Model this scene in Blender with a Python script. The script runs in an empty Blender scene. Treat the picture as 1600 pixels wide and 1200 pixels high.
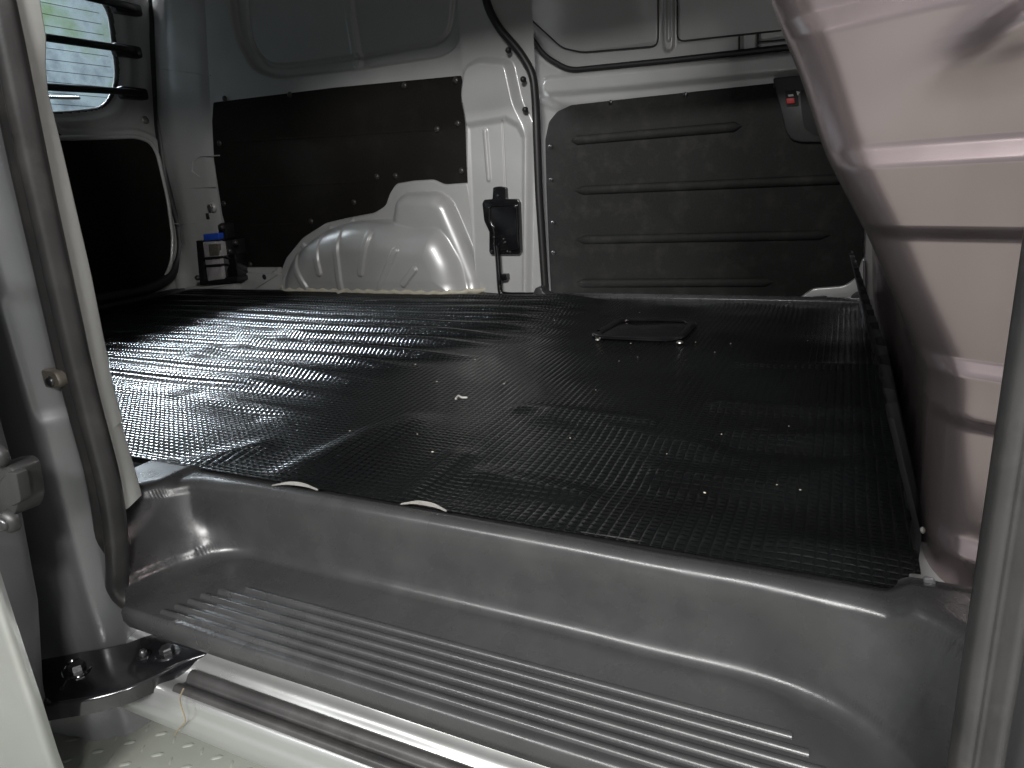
import bpy, bmesh, math, random
import numpy as np
from mathutils import Matrix, Vector

# ------------------------------------------------------------------ camera, world, lamps, exposure
scene = bpy.context.scene
C = scene.collection
rad = math.radians

cam_data = bpy.data.cameras.new('camera')
cam = bpy.data.objects.new('camera', cam_data)
C.objects.link(cam)
cam_data.sensor_width = 36.0
cam_data.lens = 23.74
cam_data.clip_start = 0.02
cam_data.clip_end = 200.0
rows = [[0.90325, -0.069048, 0.423524], [0.424597, 0.286664, -0.858802], [-0.06211, 0.95554, 0.288247]]
cam.matrix_world = Matrix.Translation((0, 0, 0.35)) @ Matrix(rows).to_4x4()
scene.camera = cam

world = bpy.data.worlds.new('World')
scene.world = world
world.use_nodes = True
bg = world.node_tree.nodes['Background']
bg.inputs['Color'].default_value = (0.97, 0.98, 1.0, 1)
bg.inputs['Strength'].default_value = 0.42


def lamp(name, loc, target, sx, sy, watts, col):
    d = bpy.data.lights.new(name, 'AREA')
    d.shape = 'RECTANGLE'
    d.size, d.size_y, d.energy, d.color = sx, sy, watts, col
    o = bpy.data.objects.new(name, d)
    C.objects.link(o)
    o.location = loc
    o.rotation_euler = (Vector(target) - Vector(loc)).to_track_quat('-Z', 'Y').to_euler()
    return o


# the hall's strip lamps on the near side, then added fill lamps behind the tailgate
lamp('strip_and_fill_lamp', (0.55, -2.6, 2.15), (-0.6, 1.2, 0.2), 0.9, 0.26, 158, (1.0, 0.99, 0.975))
lamp('strip_and_fill_lamp', (2.7, -2.3, 2.2), (-0.6, 0.8, 0.0), 0.5, 0.30, 100, (1.0, 0.985, 0.97))
lamp('strip_and_fill_lamp', (-0.4, -1.7, 2.1), (-0.4, 0.6, -0.1), 2.9, 0.05, 105, (1.0, 0.99, 0.975))
lamp('strip_and_fill_lamp', (-4.3, 2.5, 2.45), (-1.5, 0.9, 0.1), 1.5, 0.6, 1000, (0.93, 0.94, 1.0))  # added fill lamp, stands in for light entering by the tailgate window

lamp('strip_and_fill_lamp', (-5.0, 2.6, 2.7), (-7.0, 3.4, 1.2), 1.6, 0.4, 75, (0.93, 0.97, 1.0))  # added fill lamp that only brightens the backdrop

vs = scene.view_settings
vs.view_transform = 'Standard'
vs.look = 'None'
vs.exposure = 0.0
vs.gamma = 1.0
vs.use_curve_mapping = False
scene.render.resolution_x = 1024
scene.render.resolution_y = 768

rng = np.random.default_rng(7)
random.seed(7)

# ------------------------------------------------------------------ materials


def mat(name, base, rough=0.5, metal=0.0, coat=0.0, spec=0.5, noise=0.0, nscale=40, rvar=0.0,
        bump=0.0, bscale=300, bdist=0.0005, dirt=None, dscale=6, damt=0.0, coat_rough=0.08):
    m = bpy.data.materials.new(name)
    m.use_nodes = True
    nt = m.node_tree
    N, L = nt.nodes, nt.links
    b = N['Principled BSDF']
    b.inputs['Roughness'].default_value = rough
    b.inputs['Metallic'].default_value = metal
    b.inputs['Coat Weight'].default_value = coat
    b.inputs['Coat Roughness'].default_value = coat_rough
    b.inputs['Specular IOR Level'].default_value = spec
    tc = N.new('ShaderNodeTexCoord')
    col = None
    if noise or rvar:
        n = N.new('ShaderNodeTexNoise')
        n.inputs['Scale'].default_value = nscale
        n.inputs['Detail'].default_value = 6
        L.new(tc.outputs['Object'], n.inputs['Vector'])
        r = N.new('ShaderNodeValToRGB')
        r.color_ramp.elements[0].position = 0.3
        r.color_ramp.elements[1].position = 0.7
        r.color_ramp.elements[0].color = (*[max(0, c * (1 - noise)) for c in base], 1)
        r.color_ramp.elements[1].color = (*[min(1, c * (1 + noise)) for c in base], 1)
        L.new(n.outputs['Fac'], r.inputs['Fac'])
        col = r.outputs['Color']
        if rvar:
            mr = N.new('ShaderNodeMapRange')
            mr.inputs['From Min'].default_value = 0.3
            mr.inputs['From Max'].default_value = 0.7
            mr.inputs['To Min'].default_value = max(0.02, rough - rvar)
            mr.inputs['To Max'].default_value = min(1, rough + rvar)
            L.new(n.outputs['Fac'], mr.inputs['Value'])
            L.new(mr.outputs['Result'], b.inputs['Roughness'])
    if dirt is not None:
        n2 = N.new('ShaderNodeTexNoise')
        n2.inputs['Scale'].default_value = dscale
        n2.inputs['Detail'].default_value = 8
        n2.inputs['Roughness'].default_value = 0.65
        L.new(tc.outputs['Object'], n2.inputs['Vector'])
        r2 = N.new('ShaderNodeMapRange')
        r2.inputs['From Min'].default_value = 0.5
        r2.inputs['From Max'].default_value = 0.8
        r2.inputs['To Max'].default_value = damt
        L.new(n2.outputs['Fac'], r2.inputs['Value'])
        mx = N.new('ShaderNodeMix')
        mx.data_type = 'RGBA'
        L.new(r2.outputs['Result'], mx.inputs['Factor'])
        if col is not None:
            L.new(col, mx.inputs['A'])
        else:
            mx.inputs['A'].default_value = (*base, 1)
        mx.inputs['B'].default_value = (*dirt, 1)
        col = mx.outputs['Result']
    if col is not None:
        L.new(col, b.inputs['Base Color'])
    else:
        b.inputs['Base Color'].default_value = (*base, 1)
    if bump:
        n3 = N.new('ShaderNodeTexNoise')
        n3.inputs['Scale'].default_value = bscale
        n3.inputs['Detail'].default_value = 3
        L.new(tc.outputs['Object'], n3.inputs['Vector'])
        bp = N.new('ShaderNodeBump')
        bp.inputs['Strength'].default_value = bump
        bp.inputs['Distance'].default_value = bdist
        L.new(n3.outputs['Fac'], bp.inputs['Height'])
        L.new(bp.outputs['Normal'], b.inputs['Normal'])
    return m


M = {}
M['paint'] = mat('silver_paint', (0.50, 0.51, 0.50), 0.32, 0.8, 0.2, noise=0.03, nscale=9, rvar=0.05,
                 dirt=(0.34, 0.32, 0.28), dscale=5, damt=0.35)
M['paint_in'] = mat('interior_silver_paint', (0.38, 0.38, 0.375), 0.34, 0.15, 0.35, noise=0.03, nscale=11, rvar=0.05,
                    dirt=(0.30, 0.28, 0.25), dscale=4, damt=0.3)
M['paint_bulk'] = mat('bulkhead_silver_pink_reflection', (0.42, 0.345, 0.352), 0.22, 0.88, 0.0, noise=0.03, nscale=5, rvar=0.05,
                      dirt=(0.34, 0.30, 0.28), dscale=7, damt=0.35)  # silver paint; a pink reflection of the surroundings is mixed into the base colour
M['strip_paint'] = mat('pale_pillar_paint', (0.72, 0.735, 0.70), 0.42, 0.0, 0.2, noise=0.03, nscale=12)
M['felt'] = mat('black_hardboard', (0.008, 0.007, 0.006), 0.8, spec=0.15, noise=0.25, nscale=160, bump=0.6, bscale=700,
                bdist=0.0006, dirt=(0.022, 0.02, 0.018), dscale=14, damt=0.4)
M['felt_door'] = mat('charcoal_fibre_board', (0.013, 0.013, 0.0122), 0.7, spec=0.25, noise=0.2, nscale=200, bump=0.7, bscale=600,
                     bdist=0.0007, dirt=(0.06, 0.058, 0.052), dscale=18, damt=0.4)
M['plastic'] = mat('grained_grey_plastic', (0.033, 0.033, 0.0335), 0.28, spec=0.55, noise=0.06, nscale=30, rvar=0.05, bump=0.16,
                   bscale=900, bdist=0.0004, dirt=(0.085, 0.084, 0.08), dscale=16, damt=0.22)
M['rubber'] = mat('black_rubber_seal', (0.032, 0.031, 0.031), 0.36, spec=0.45, noise=0.15, nscale=20, rvar=0.06, bump=0.25,
                  bscale=400, bdist=0.0004, dirt=(0.10, 0.095, 0.088), dscale=14, damt=0.45)
M['rubber_dark'] = mat('dark_rubber_seal', (0.012, 0.011, 0.011), 0.5, noise=0.1, nscale=30)
M['gloss_black'] = mat('gloss_black_steel', (0.006, 0.006, 0.007), 0.16, coat=0.6, noise=0.2, nscale=20, rvar=0.05,
                       dirt=(0.03, 0.028, 0.027), dscale=16, damt=0.5)
M['black'] = mat('satin_black', (0.008, 0.008, 0.009), 0.45, noise=0.2, nscale=30)
M['lower_black'] = mat('black_lower_panel', (0.010, 0.010, 0.011), 0.4, noise=0.2, nscale=40)
M['steel'] = mat('zinc_steel', (0.45, 0.43, 0.40), 0.32, 0.9, noise=0.15, nscale=60, dirt=(0.12, 0.08, 0.05), dscale=40, damt=0.5)
M['bolt_dark'] = mat('dark_bolt_steel', (0.07, 0.07, 0.072), 0.3, 0.8, noise=0.15, nscale=80)
M['dirty_steel'] = mat('brownish_striker_steel', (0.20, 0.18, 0.15), 0.5, 0.6, noise=0.2, nscale=90, dirt=(0.12, 0.08, 0.05),
                       dscale=60, damt=0.6)
M['edge_and_shaded_jamb'] = mat('door_edge_and_shaded_jamb_paint', (0.20, 0.203, 0.21), 0.36, 0.5, 0.2, noise=0.05, nscale=12, rvar=0.05,
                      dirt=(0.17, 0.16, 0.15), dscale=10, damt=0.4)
M['jack_grey'] = mat('pale_zinc_jack', (0.42, 0.40, 0.40), 0.4, 0.3, noise=0.15, nscale=60)
M['clip'] = mat('black_trim_clip', (0.03, 0.028, 0.026), 0.35, noise=0.1, nscale=50)
M['handle'] = mat('dark_handle_plastic', (0.014, 0.0138, 0.0138), 0.45, noise=0.1, nscale=60)
M['red'] = mat('red_lock_tab', (0.55, 0.03, 0.03), 0.4, noise=0.05, nscale=60)
M['white_print'] = mat('white_print', (0.6, 0.6, 0.58), 0.5, noise=0.05, nscale=60)
M['blue'] = mat('blue_jack_cap', (0.02, 0.07, 0.42), 0.35, noise=0.1, nscale=60)
M['sealer'] = mat('cream_seam_sealer', (0.50, 0.47, 0.38), 0.6, noise=0.12, nscale=35, bump=0.8, bscale=110, bdist=0.003,
                  dirt=(0.36, 0.27, 0.14), dscale=16, damt=0.6)
M['wire'] = mat('dried_grass_straw', (0.17, 0.14, 0.09), 0.6, noise=0.2, nscale=80)
M['backing'] = mat('white_mat_backing', (0.40, 0.39, 0.36), 0.6, noise=0.1, nscale=60)
M['crumb'] = mat('pale_grit', (0.42, 0.38, 0.30), 0.7, noise=0.3, nscale=200)
M['plate'] = mat('pale_green_checker_paint', (0.19, 0.20, 0.175), 0.5, 0.1, noise=0.05, nscale=14, rvar=0.06, bump=0.2, bscale=250,
                 dirt=(0.13, 0.12, 0.10), dscale=13, damt=0.35)
M['cavity'] = mat('dark_cavity', (0.012, 0.012, 0.012), 0.7, noise=0.1, nscale=30)


def rubber_mat_material():
    m = bpy.data.materials.new('embossed_black_rubber')
    m.use_nodes = True
    nt = m.node_tree
    N, L = nt.nodes, nt.links
    b = N['Principled BSDF']
    tc = N.new('ShaderNodeTexCoord')
    sep = N.new('ShaderNodeSeparateXYZ')
    L.new(tc.outputs['Object'], sep.inputs['Vector'])

    def math_(op, a, c=None):
        n = N.new('ShaderNodeMath')
        n.operation = op
        for i, v in enumerate((a, c)):
            if v is None:
                continue
            if isinstance(v, (int, float)):
                n.inputs[i].default_value = v
            else:
                L.new(v, n.inputs[i])
        return n.outputs[0]

    def tri(src, pitch):
        f = math_('FRACT', math_('ADD', math_('DIVIDE', src, pitch), 400.0))
        return math_('ABSOLUTE', math_('MULTIPLY', math_('SUBTRACT', f, 0.5), 2.0))
    fx = tri(sep.outputs['X'], 0.0112)
    fy = tri(sep.outputs['Y'], 0.0090)
    px = math_('POWER', fx, 2.2)
    py = math_('POWER', fy, 3.0)
    h = math_('SUBTRACT', 1.0, math_('MAXIMUM', px, py))
    bp = N.new('ShaderNodeBump')
    bp.inputs['Strength'].default_value = 0.9
    bp.inputs['Distance'].default_value = 0.0010
    L.new(h, bp.inputs['Height'])
    fine = N.new('ShaderNodeTexNoise')
    fine.inputs['Scale'].default_value = 260
    fine.inputs['Detail'].default_value = 3
    L.new(tc.outputs['Object'], fine.inputs['Vector'])
    bp2 = N.new('ShaderNodeBump')
    bp2.inputs['Strength'].default_value = 0.12
    bp2.inputs['Distance'].default_value = 0.0005
    L.new(fine.outputs['Fac'], bp2.inputs['Height'])
    L.new(bp.outputs['Normal'], bp2.inputs['Normal'])
    L.new(bp2.outputs['Normal'], b.inputs['Normal'])
    # grime: dusty patches and long pale scuffs along the van
    mp = N.new('ShaderNodeMapping')
    mp.inputs['Scale'].default_value = (2.5, 34, 1)
    L.new(tc.outputs['Object'], mp.inputs['Vector'])
    sc = N.new('ShaderNodeTexNoise')
    sc.inputs['Scale'].default_value = 1.6
    sc.inputs['Detail'].default_value = 7
    sc.inputs['Roughness'].default_value = 0.7
    L.new(mp.outputs['Vector'], sc.inputs['Vector'])
    r = N.new('ShaderNodeMapRange')
    r.inputs['From Min'].default_value = 0.66
    r.inputs['From Max'].default_value = 0.74
    r.inputs['To Max'].default_value = 0.5
    L.new(sc.outputs['Fac'], r.inputs['Value'])
    du = N.new('ShaderNodeTexNoise')
    du.inputs['Scale'].default_value = 3.2
    du.inputs['Detail'].default_value = 7
    L.new(tc.outputs['Object'], du.inputs['Vector'])
    ramp = N.new('ShaderNodeValToRGB')
    ramp.color_ramp.elements[0].position = 0.35
    ramp.color_ramp.elements[1].position = 0.75
    ramp.color_ramp.elements[0].color = (0.0035, 0.0036, 0.004, 1)
    ramp.color_ramp.elements[1].color = (0.007, 0.0085, 0.0085, 1)
    L.new(du.outputs['Fac'], ramp.inputs['Fac'])
    mx = N.new('ShaderNodeMix')
    mx.data_type = 'RGBA'
    L.new(r.outputs['Result'], mx.inputs['Factor'])
    L.new(ramp.outputs['Color'], mx.inputs['A'])
    mx.inputs['B'].default_value = (0.17, 0.17, 0.16, 1)
    L.new(mx.outputs['Result'], b.inputs['Base Color'])
    rr = N.new('ShaderNodeMapRange')
    rr.inputs['From Min'].default_value = 0.3
    rr.inputs['From Max'].default_value = 0.7
    rr.inputs['To Min'].default_value = 0.15
    rr.inputs['To Max'].default_value = 0.24
    L.new(du.outputs['Fac'], rr.inputs['Value'])
    L.new(rr.outputs['Result'], b.inputs['Roughness'])
    b.inputs['Specular IOR Level'].default_value = 0.6
    return m


M['mat'] = rubber_mat_material()


def glass_material():
    m = bpy.data.materials.new('tailgate_glass')
    m.use_nodes = True
    nt = m.node_tree
    N, L = nt.nodes, nt.links
    N.remove(N['Principled BSDF'])
    tr = N.new('ShaderNodeBsdfTransparent')
    tr.inputs['Color'].default_value = (0.90, 0.95, 0.96, 1)
    gl = N.new('ShaderNodeBsdfGlossy')
    gl.inputs['Roughness'].default_value = 0.03
    fr = N.new('ShaderNodeFresnel')
    mx = N.new('ShaderNodeMixShader')
    L.new(fr.outputs[0], mx.inputs[0])
    L.new(tr.outputs[0], mx.inputs[1])
    L.new(gl.outputs[0], mx.inputs[2])
    L.new(mx.outputs[0], N['Material Output'].inputs['Surface'])
    return m


M['glass'] = glass_material()


def outside_material():
    m = bpy.data.materials.new('blurred_outside_view')
    m.use_nodes = True
    nt = m.node_tree
    N, L = nt.nodes, nt.links
    b = N['Principled BSDF']
    b.inputs['Roughness'].default_value = 0.85
    tc = N.new('ShaderNodeTexCoord')
    n = N.new('ShaderNodeTexNoise')
    n.inputs['Scale'].default_value = 1.7
    n.inputs['Detail'].default_value = 8
    n.inputs['Roughness'].default_value = 0.6
    L.new(tc.outputs['Object'], n.inputs['Vector'])
    r = N.new('ShaderNodeValToRGB')
    e = r.color_ramp.elements
    e[0].position, e[0].color = 0.36, (0.20, 0.24, 0.28, 1)
    e[1].position, e[1].color = 0.66, (0.24, 0.34, 0.20, 1)
    x = e.new(0.48)
    x.color = (0.42, 0.50, 0.56, 1)
    L.new(n.outputs['Fac'], r.inputs['Fac'])
    L.new(r.outputs['Color'], b.inputs['Base Color'])
    return m


M['outside'] = outside_material()

# ------------------------------------------------------------------ helpers


def obj(name, me, m, parent=None, smooth=True):
    if isinstance(me, bmesh.types.BMesh):
        bm = me
        me = bpy.data.meshes.new(name)
        bm.normal_update()
        bm.to_mesh(me)
        bm.free()
    if m is not None:
        me.materials.append(M[m])
    if smooth:
        me.polygons.foreach_set('use_smooth', [True] * len(me.polygons))
    o = bpy.data.objects.new(name, me)
    C.objects.link(o)
    if parent is not None:
        o.parent = parent
        o.matrix_parent_inverse = parent_inv(parent)
    return o


def parent_inv(p):
    return p.matrix_basis.inverted() if p.parent is None else Matrix.Identity(4)


def thing(name, label, cat, loc=(0, 0, 0), group=None):
    o = bpy.data.objects.new(name, None)
    o.empty_display_size = 0.05
    C.objects.link(o)
    o.location = loc
    tag(o, label, cat, group)
    return o


def tag(o, label=None, cat=None, group=None, kind='thing'):
    for k, v in (('label', label), ('category', cat), ('group', group), ('kind', kind)):
        if v:
            o[k] = v
    return o


def auto(o, angle=35):
    """smooth shading with sharp edges above the angle"""
    me = o.data
    bm = bmesh.new()
    bm.from_mesh(me)
    for e in bm.edges:
        if len(e.link_faces) == 2 and e.calc_face_angle(0) > rad(angle):
            e.smooth = False
    bm.to_mesh(me)
    bm.free()
    return o


def grid(name, X, Y, Z, m, parent=None, flip=False):
    """X, Y, Z: 2-d arrays of one surface"""
    r, c = X.shape
    co = np.stack([X, Y, Z], -1).reshape(-1, 3)
    i = np.arange(r * c).reshape(r, c)
    q = np.stack([i[:-1, :-1], i[:-1, 1:], i[1:, 1:], i[1:, :-1]], -1).reshape(-1, 4)
    if flip:
        q = q[:, ::-1]
    me = bpy.data.meshes.new(name)
    me.vertices.add(len(co))
    me.vertices.foreach_set('co', co.ravel().astype(np.float32))
    me.loops.add(len(q) * 4)
    me.loops.foreach_set('vertex_index', q.ravel().astype(np.int32))
    me.polygons.add(len(q))
    me.polygons.foreach_set('loop_start', np.arange(0, len(q) * 4, 4, dtype=np.int32))
    me.update(calc_edges=True)
    return obj(name, me, m, parent)


def sdf(px, py, poly):
    """signed distance, negative inside"""
    poly = np.array(poly, float)
    d = np.full(px.shape, 1e9)
    s = np.zeros(px.shape, bool)
    for k in range(len(poly)):
        a, b = poly[k], poly[(k + 1) % len(poly)]
        e = b - a
        wx, wy = px - a[0], py - a[1]
        t = np.clip((wx * e[0] + wy * e[1]) / max(e @ e, 1e-12), 0, 1)
        d = np.minimum(d, np.hypot(wx - e[0] * t, wy - e[1] * t))
        cross = ((a[1] > py) != (b[1] > py)) & (px < (b[0] - a[0]) * (py - a[1]) / (b[1] - a[1] + 1e-15) + a[0])
        s ^= cross
    return np.where(s, -d, d)


def dline(px, py, pts):
    d = np.full(px.shape, 1e9)
    for a, b in zip(np.array(pts, float)[:-1], np.array(pts, float)[1:]):
        e = b - a
        wx, wy = px - a[0], py - a[1]
        t = np.clip((wx * e[0] + wy * e[1]) / max(e @ e, 1e-12), 0, 1)
        d = np.minimum(d, np.hypot(wx - e[0] * t, wy - e[1] * t))
    return d


def ss(a, b, x):
    t = np.clip((x - a) / (b - a), 0, 1)
    return t * t * (3 - 2 * t)


def rounded(pts, r=0.02, n=6, closed=True):
    """round the corners of a polyline (2-d or 3-d); r may be a list"""
    P = [np.array(p, float) for p in pts]
    out = []
    L = len(P)
    for k in range(L):
        rk = r[k] if isinstance(r, (list, tuple)) else r
        if (not closed and k in (0, L - 1)) or rk <= 0:
            out.append(tuple(P[k]))
            continue
        a, p, b = P[k - 1], P[k], P[(k + 1) % L]
        da, db = a - p, b - p
        la, lb = np.linalg.norm(da), np.linalg.norm(db)
        t = min(rk, la * 0.48, lb * 0.48)
        s, e = p + da / la * t, p + db / lb * t
        for i in range(n + 1):
            u = i / n
            out.append(tuple((1 - u) ** 2 * s + 2 * u * (1 - u) * p + u * u * e))
    return out


def to3(axis, pt, v):
    a, b = pt
    return {'x': (v, a, b), 'y': (a, v, b), 'z': (a, b, v)}[axis]


def plate(name, pts, axis, v0, v1, m, parent=None, bevel=0.0, seg=2):
    """extruded outline: v0 = the seen face"""
    bm = bmesh.new()
    a = [bm.verts.new(to3(axis, p, v0)) for p in pts]
    b = [bm.verts.new(to3(axis, p, v1)) for p in pts]
    n = len(pts)
    bm.faces.new(a)
    bm.faces.new(b[::-1])
    for i in range(n):
        bm.faces.new((a[i], b[i], b[(i + 1) % n], a[(i + 1) % n]))
    bmesh.ops.recalc_face_normals(bm, faces=bm.faces)
    if bevel:
        es = [e for e in bm.edges if all(abs(to3inv(axis, v.co) - v0) < 1e-6 for v in e.verts)]
        bmesh.ops.bevel(bm, geom=es, offset=bevel, segments=seg, profile=0.5, affect='EDGES')
    return auto(obj(name, bm, m, parent), 32)


def to3inv(axis, co):
    return co['xyz'.index(axis)]


def box(name, lo, hi, m, parent=None, bevel=0.0, seg=2):
    bm = bmesh.new()
    bmesh.ops.create_cube(bm, size=1)
    for v in bm.verts:
        v.co = Vector([lo[i] + (v.co[i] + 0.5) * (hi[i] - lo[i]) for i in range(3)])
    if bevel:
        bmesh.ops.bevel(bm, geom=bm.edges[:], offset=bevel, segments=seg, profile=0.5, affect='EDGES')
    return auto(obj(name, bm, m, parent), 35)


def sweep(pts, section, closed_section=True, up=(0, 0, 1), caps=True):
    """sweep a 2-d section (side, up) along 3-d points; returns bmesh"""
    P = [Vector(p) for p in pts]
    bm = bmesh.new()
    rings = []
    t0 = (P[1] - P[0]).normalized()
    u = Vector(up)
    u = (u - t0 * u.dot(t0)).normalized()
    for i, p in enumerate(P):
        t = (P[min(i + 1, len(P) - 1)] - P[max(i - 1, 0)]).normalized()
        u = (u - t * u.dot(t)).normalized()
        s = t.cross(u)
        rings.append([bm.verts.new(p + s * a + u * b) for a, b in section])
    n = len(section)
    for r0, r1 in zip(rings, rings[1:]):
        for k in range(n if closed_section else n - 1):
            bm.faces.new((r0[k], r0[(k + 1) % n], r1[(k + 1) % n], r1[k]))
    if caps and closed_section:
        bm.faces.new(rings[0][::-1])
        bm.faces.new(rings[-1])
    bmesh.ops.recalc_face_normals(bm, faces=bm.faces)
    return bm


def circ(r, n=10, cx=0, cy=0, ry=None):
    ry = ry or r
    return [(cx + r * math.cos(2 * math.pi * k / n), cy + ry * math.sin(2 * math.pi * k / n)) for k in range(n)]


def tube(name, pts, r, m, parent=None, n=10, up=(0, 0, 1)):
    return auto(obj(name, sweep(pts, circ(r, n), up=up), m, parent), 50)


def disc(name, c, axis, r, h, m, parent=None, n=14, dome=0.6, hexa=False):
    """button: axis is a unit vector pointing out of the surface"""
    a = Vector(axis).normalized()
    q = a.to_track_quat('Z', 'Y').to_matrix()
    bm = bmesh.new()
    k = 6 if hexa else n
    prof = [(r, 0), (r, h * 0.8), (r * 0.86, h)] if hexa else [(r, 0), (r * 0.93, h * 0.55), (r * dome, h * 0.92), (r * 0.25, h)]
    rings = []
    for rr, hh in prof:
        rings.append([bm.verts.new(Vector(c) + q @ Vector((rr * math.cos(2 * math.pi * i / k), rr * math.sin(2 * math.pi * i / k), hh)))
                      for i in range(k)])
    for r0, r1 in zip(rings, rings[1:]):
        for i in range(k):
            bm.faces.new((r0[i], r0[(i + 1) % k], r1[(i + 1) % k], r1[i]))
    bm.faces.new(rings[-1])
    bm.faces.new(rings[0][::-1])
    return auto(obj(name, bm, m, parent), 30 if hexa else 60)


def vnoise(x, y, s, seed=0):
    """smooth value noise"""
    r = np.random.default_rng(seed)
    T = r.random((64, 64)) * 2 - 1
    u, v = x * s + 17.3, y * s + 9.1
    i, j = np.floor(u).astype(int), np.floor(v).astype(int)
    fu, fv = u - i, v - j
    fu, fv = fu * fu * (3 - 2 * fu), fv * fv * (3 - 2 * fv)
    g = lambda a, b: T[a % 64, b % 64]
    return (g(i, j) * (1 - fu) + g(i + 1, j) * fu) * (1 - fv) + (g(i, j + 1) * (1 - fu) + g(i + 1, j + 1) * fu) * fv


def mesh2(x0, x1, nx, y0, y1, ny):
    return np.meshgrid(np.linspace(x0, x1, nx), np.linspace(y0, y1, ny))


# ------------------------------------------------------------------ the setting: checker plate the van stands over, backdrop behind
PZ = -0.27
deck = box('checker_plate_floor', (-3.6, -3.2, PZ - 0.04), (2.6, 3.2, PZ), 'plate')
tag(deck, kind='structure')
bm = bmesh.new()
pitch = 0.024
for i in range(-14, 26):
    for j in range(-5, 22):
        cx, cy = -1.02 + i * pitch + random.uniform(-1, 1) * 0.0006, 0.02 + j * pitch
        ang = rad(38) if (i + j) % 2 else rad(-52)
        ln, wd, ht = (0.0085, 0.0026, 0.0026) if (i + j) % 2 else (0.0072, 0.0020, 0.0013)
        ca, sa = math.cos(ang), math.sin(ang)
        V = []
        for (a, b, h) in ((-1, 0, 0), (-0.5, -1, 0), (0.5, -1, 0), (1, 0, 0), (0.5, 1, 0), (-0.5, 1, 0), (-0.45, 0, 1), (0.45, 0, 1)):
            V.append(bm.verts.new((cx + a * ln * ca - b * wd * sa, cy + a * ln * sa + b * wd * ca, PZ - 0.0002 + h * ht)))
        for f in ((0, 1, 6), (1, 2, 7, 6), (2, 3, 7), (3, 4, 7), (4, 5, 6, 7), (5, 0, 6)):
            bm.faces.new([V[k] for k in f])
lug = obj('tread_lugs', bm, 'plate', deck)
lug['kind'] = 'stuff'
wl = box('outside_backdrop', (-7.2, -3.0, -0.3), (-7.0, 8.0, 4.2), 'outside')  # backdrop standing in for the blurred view beyond the tailgate window
tag(wl, kind='structure')

# ------------------------------------------------------------------ the van
van = thing('cargo_van', 'silver cargo van seen into its empty load bay through the open side door', 'van', (-0.3, 1.2, PZ))
WY = 1.95

# floor pan, roof, near quarter wall, front corner: the shell that keeps the load bay dark
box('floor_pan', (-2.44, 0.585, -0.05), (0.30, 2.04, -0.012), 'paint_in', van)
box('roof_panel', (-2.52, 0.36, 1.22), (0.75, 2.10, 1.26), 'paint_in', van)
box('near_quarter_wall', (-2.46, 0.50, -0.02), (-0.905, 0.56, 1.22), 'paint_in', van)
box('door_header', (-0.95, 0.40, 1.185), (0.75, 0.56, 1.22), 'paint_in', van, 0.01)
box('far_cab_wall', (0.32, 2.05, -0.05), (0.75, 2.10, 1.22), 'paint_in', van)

# --- far quarter panel: one pressed sheet with window blank and recesses
X, Z = mesh2(-2.20, -0.955, 360, -0.02, 1.21, 300)
Y = np.full(X.shape, WY)
win = rounded([(-1.9191, 1.1676), (-1.9474, 0.961), (-1.9431, 0.8805), (-1.8865, 0.776), (-1.7917, 0.7366), (-1.4392, 0.7233), (-1.1271, 0.7221), (-1.0668, 0.7459), (-1.0458, 0.8284), (-1.0244, 1.0523)], 0.04)
win2 = rounded([(-1.8632, 1.1574), (-1.9027, 0.9347), (-1.898, 0.8545), (-1.8411, 0.7788), (-1.7567, 0.7647), (-1.4339, 0.7565), (-1.1456, 0.7597), (-1.0978, 0.7881), (-1.0766, 0.8667), (-1.0571, 1.0586)], 0.03)
d1, d2 = sdf(X, Z, win), sdf(X, Z, win2)
Y += 0.026 * ss(0.005, -0.008, d1)
Y += 0.009 * ss(0.0015, -0.0025, d2) - 0.009 * ss(-0.010, -0.016, d2)
mid = [(-1.4617, 1.0323), (-1.4636, 0.8716), (-1.4557, 0.7479)]
Y -= 0.010 * ss(0.022, 0.012, dline(X, Z, mid)) - 0.004 * ss(0.006, 0.003, dline(X, Z, mid))
Y += 0.0008 * vnoise(X, Z, 4, 3)
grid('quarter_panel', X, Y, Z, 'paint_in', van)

# --- far centre pillar between the trim board and the closed sliding door
X, Z = mesh2(-1.045, -0.812, 150, -0.03, 1.21, 420)
Y = np.full(X.shape, 1.925)
blk = rounded([(-1.0528, 0.5993), (-1.0325, 0.6753), (-0.9822, 0.6913), (-0.887, 0.673), (-0.8663, 0.5629), (-0.8376, 0.5053), (-0.831, 0.4823), (-0.8694, -0.0115), (-1.0794, -0.0151), (-1.0422, 0.5271)], 0.02)
d = sdf(X, Z, blk)
Y -= 0.028 * ss(0.012, -0.014, d)
low = [(-1.0345, 0.5156), (-0.902, 0.5215), (-0.8664, 0.5009), (-0.8482, 0.4663), (-0.8795, -0.0319), (-1.0576, -0.0356)]
Y += 0.012 * ss(0.012, -0.012, sdf(X, Z, low))
Y -= 0.006 * ss(0.010, 0.002, dline(X, Z, [(-0.9757, 0.4944), (-0.974, 0.3578)]))
Y += 0.004 * ss(0.004, 0.001, dline(X, Z, [(-0.9169, 0.5159), (-0.9209, 0.3179)]))
Y += 0.0006 * vnoise(X, Z, 9, 5)
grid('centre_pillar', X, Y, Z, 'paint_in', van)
for (a, b) in [(-0.8406, 0.6209), (-0.8394, 0.5409), (-0.8815, 0.701)]:
    disc('hole_plug', (a, 1.905, b), (0, -1, 0), 0.0085, 0.012, 'rubber_dark', van)
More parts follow.
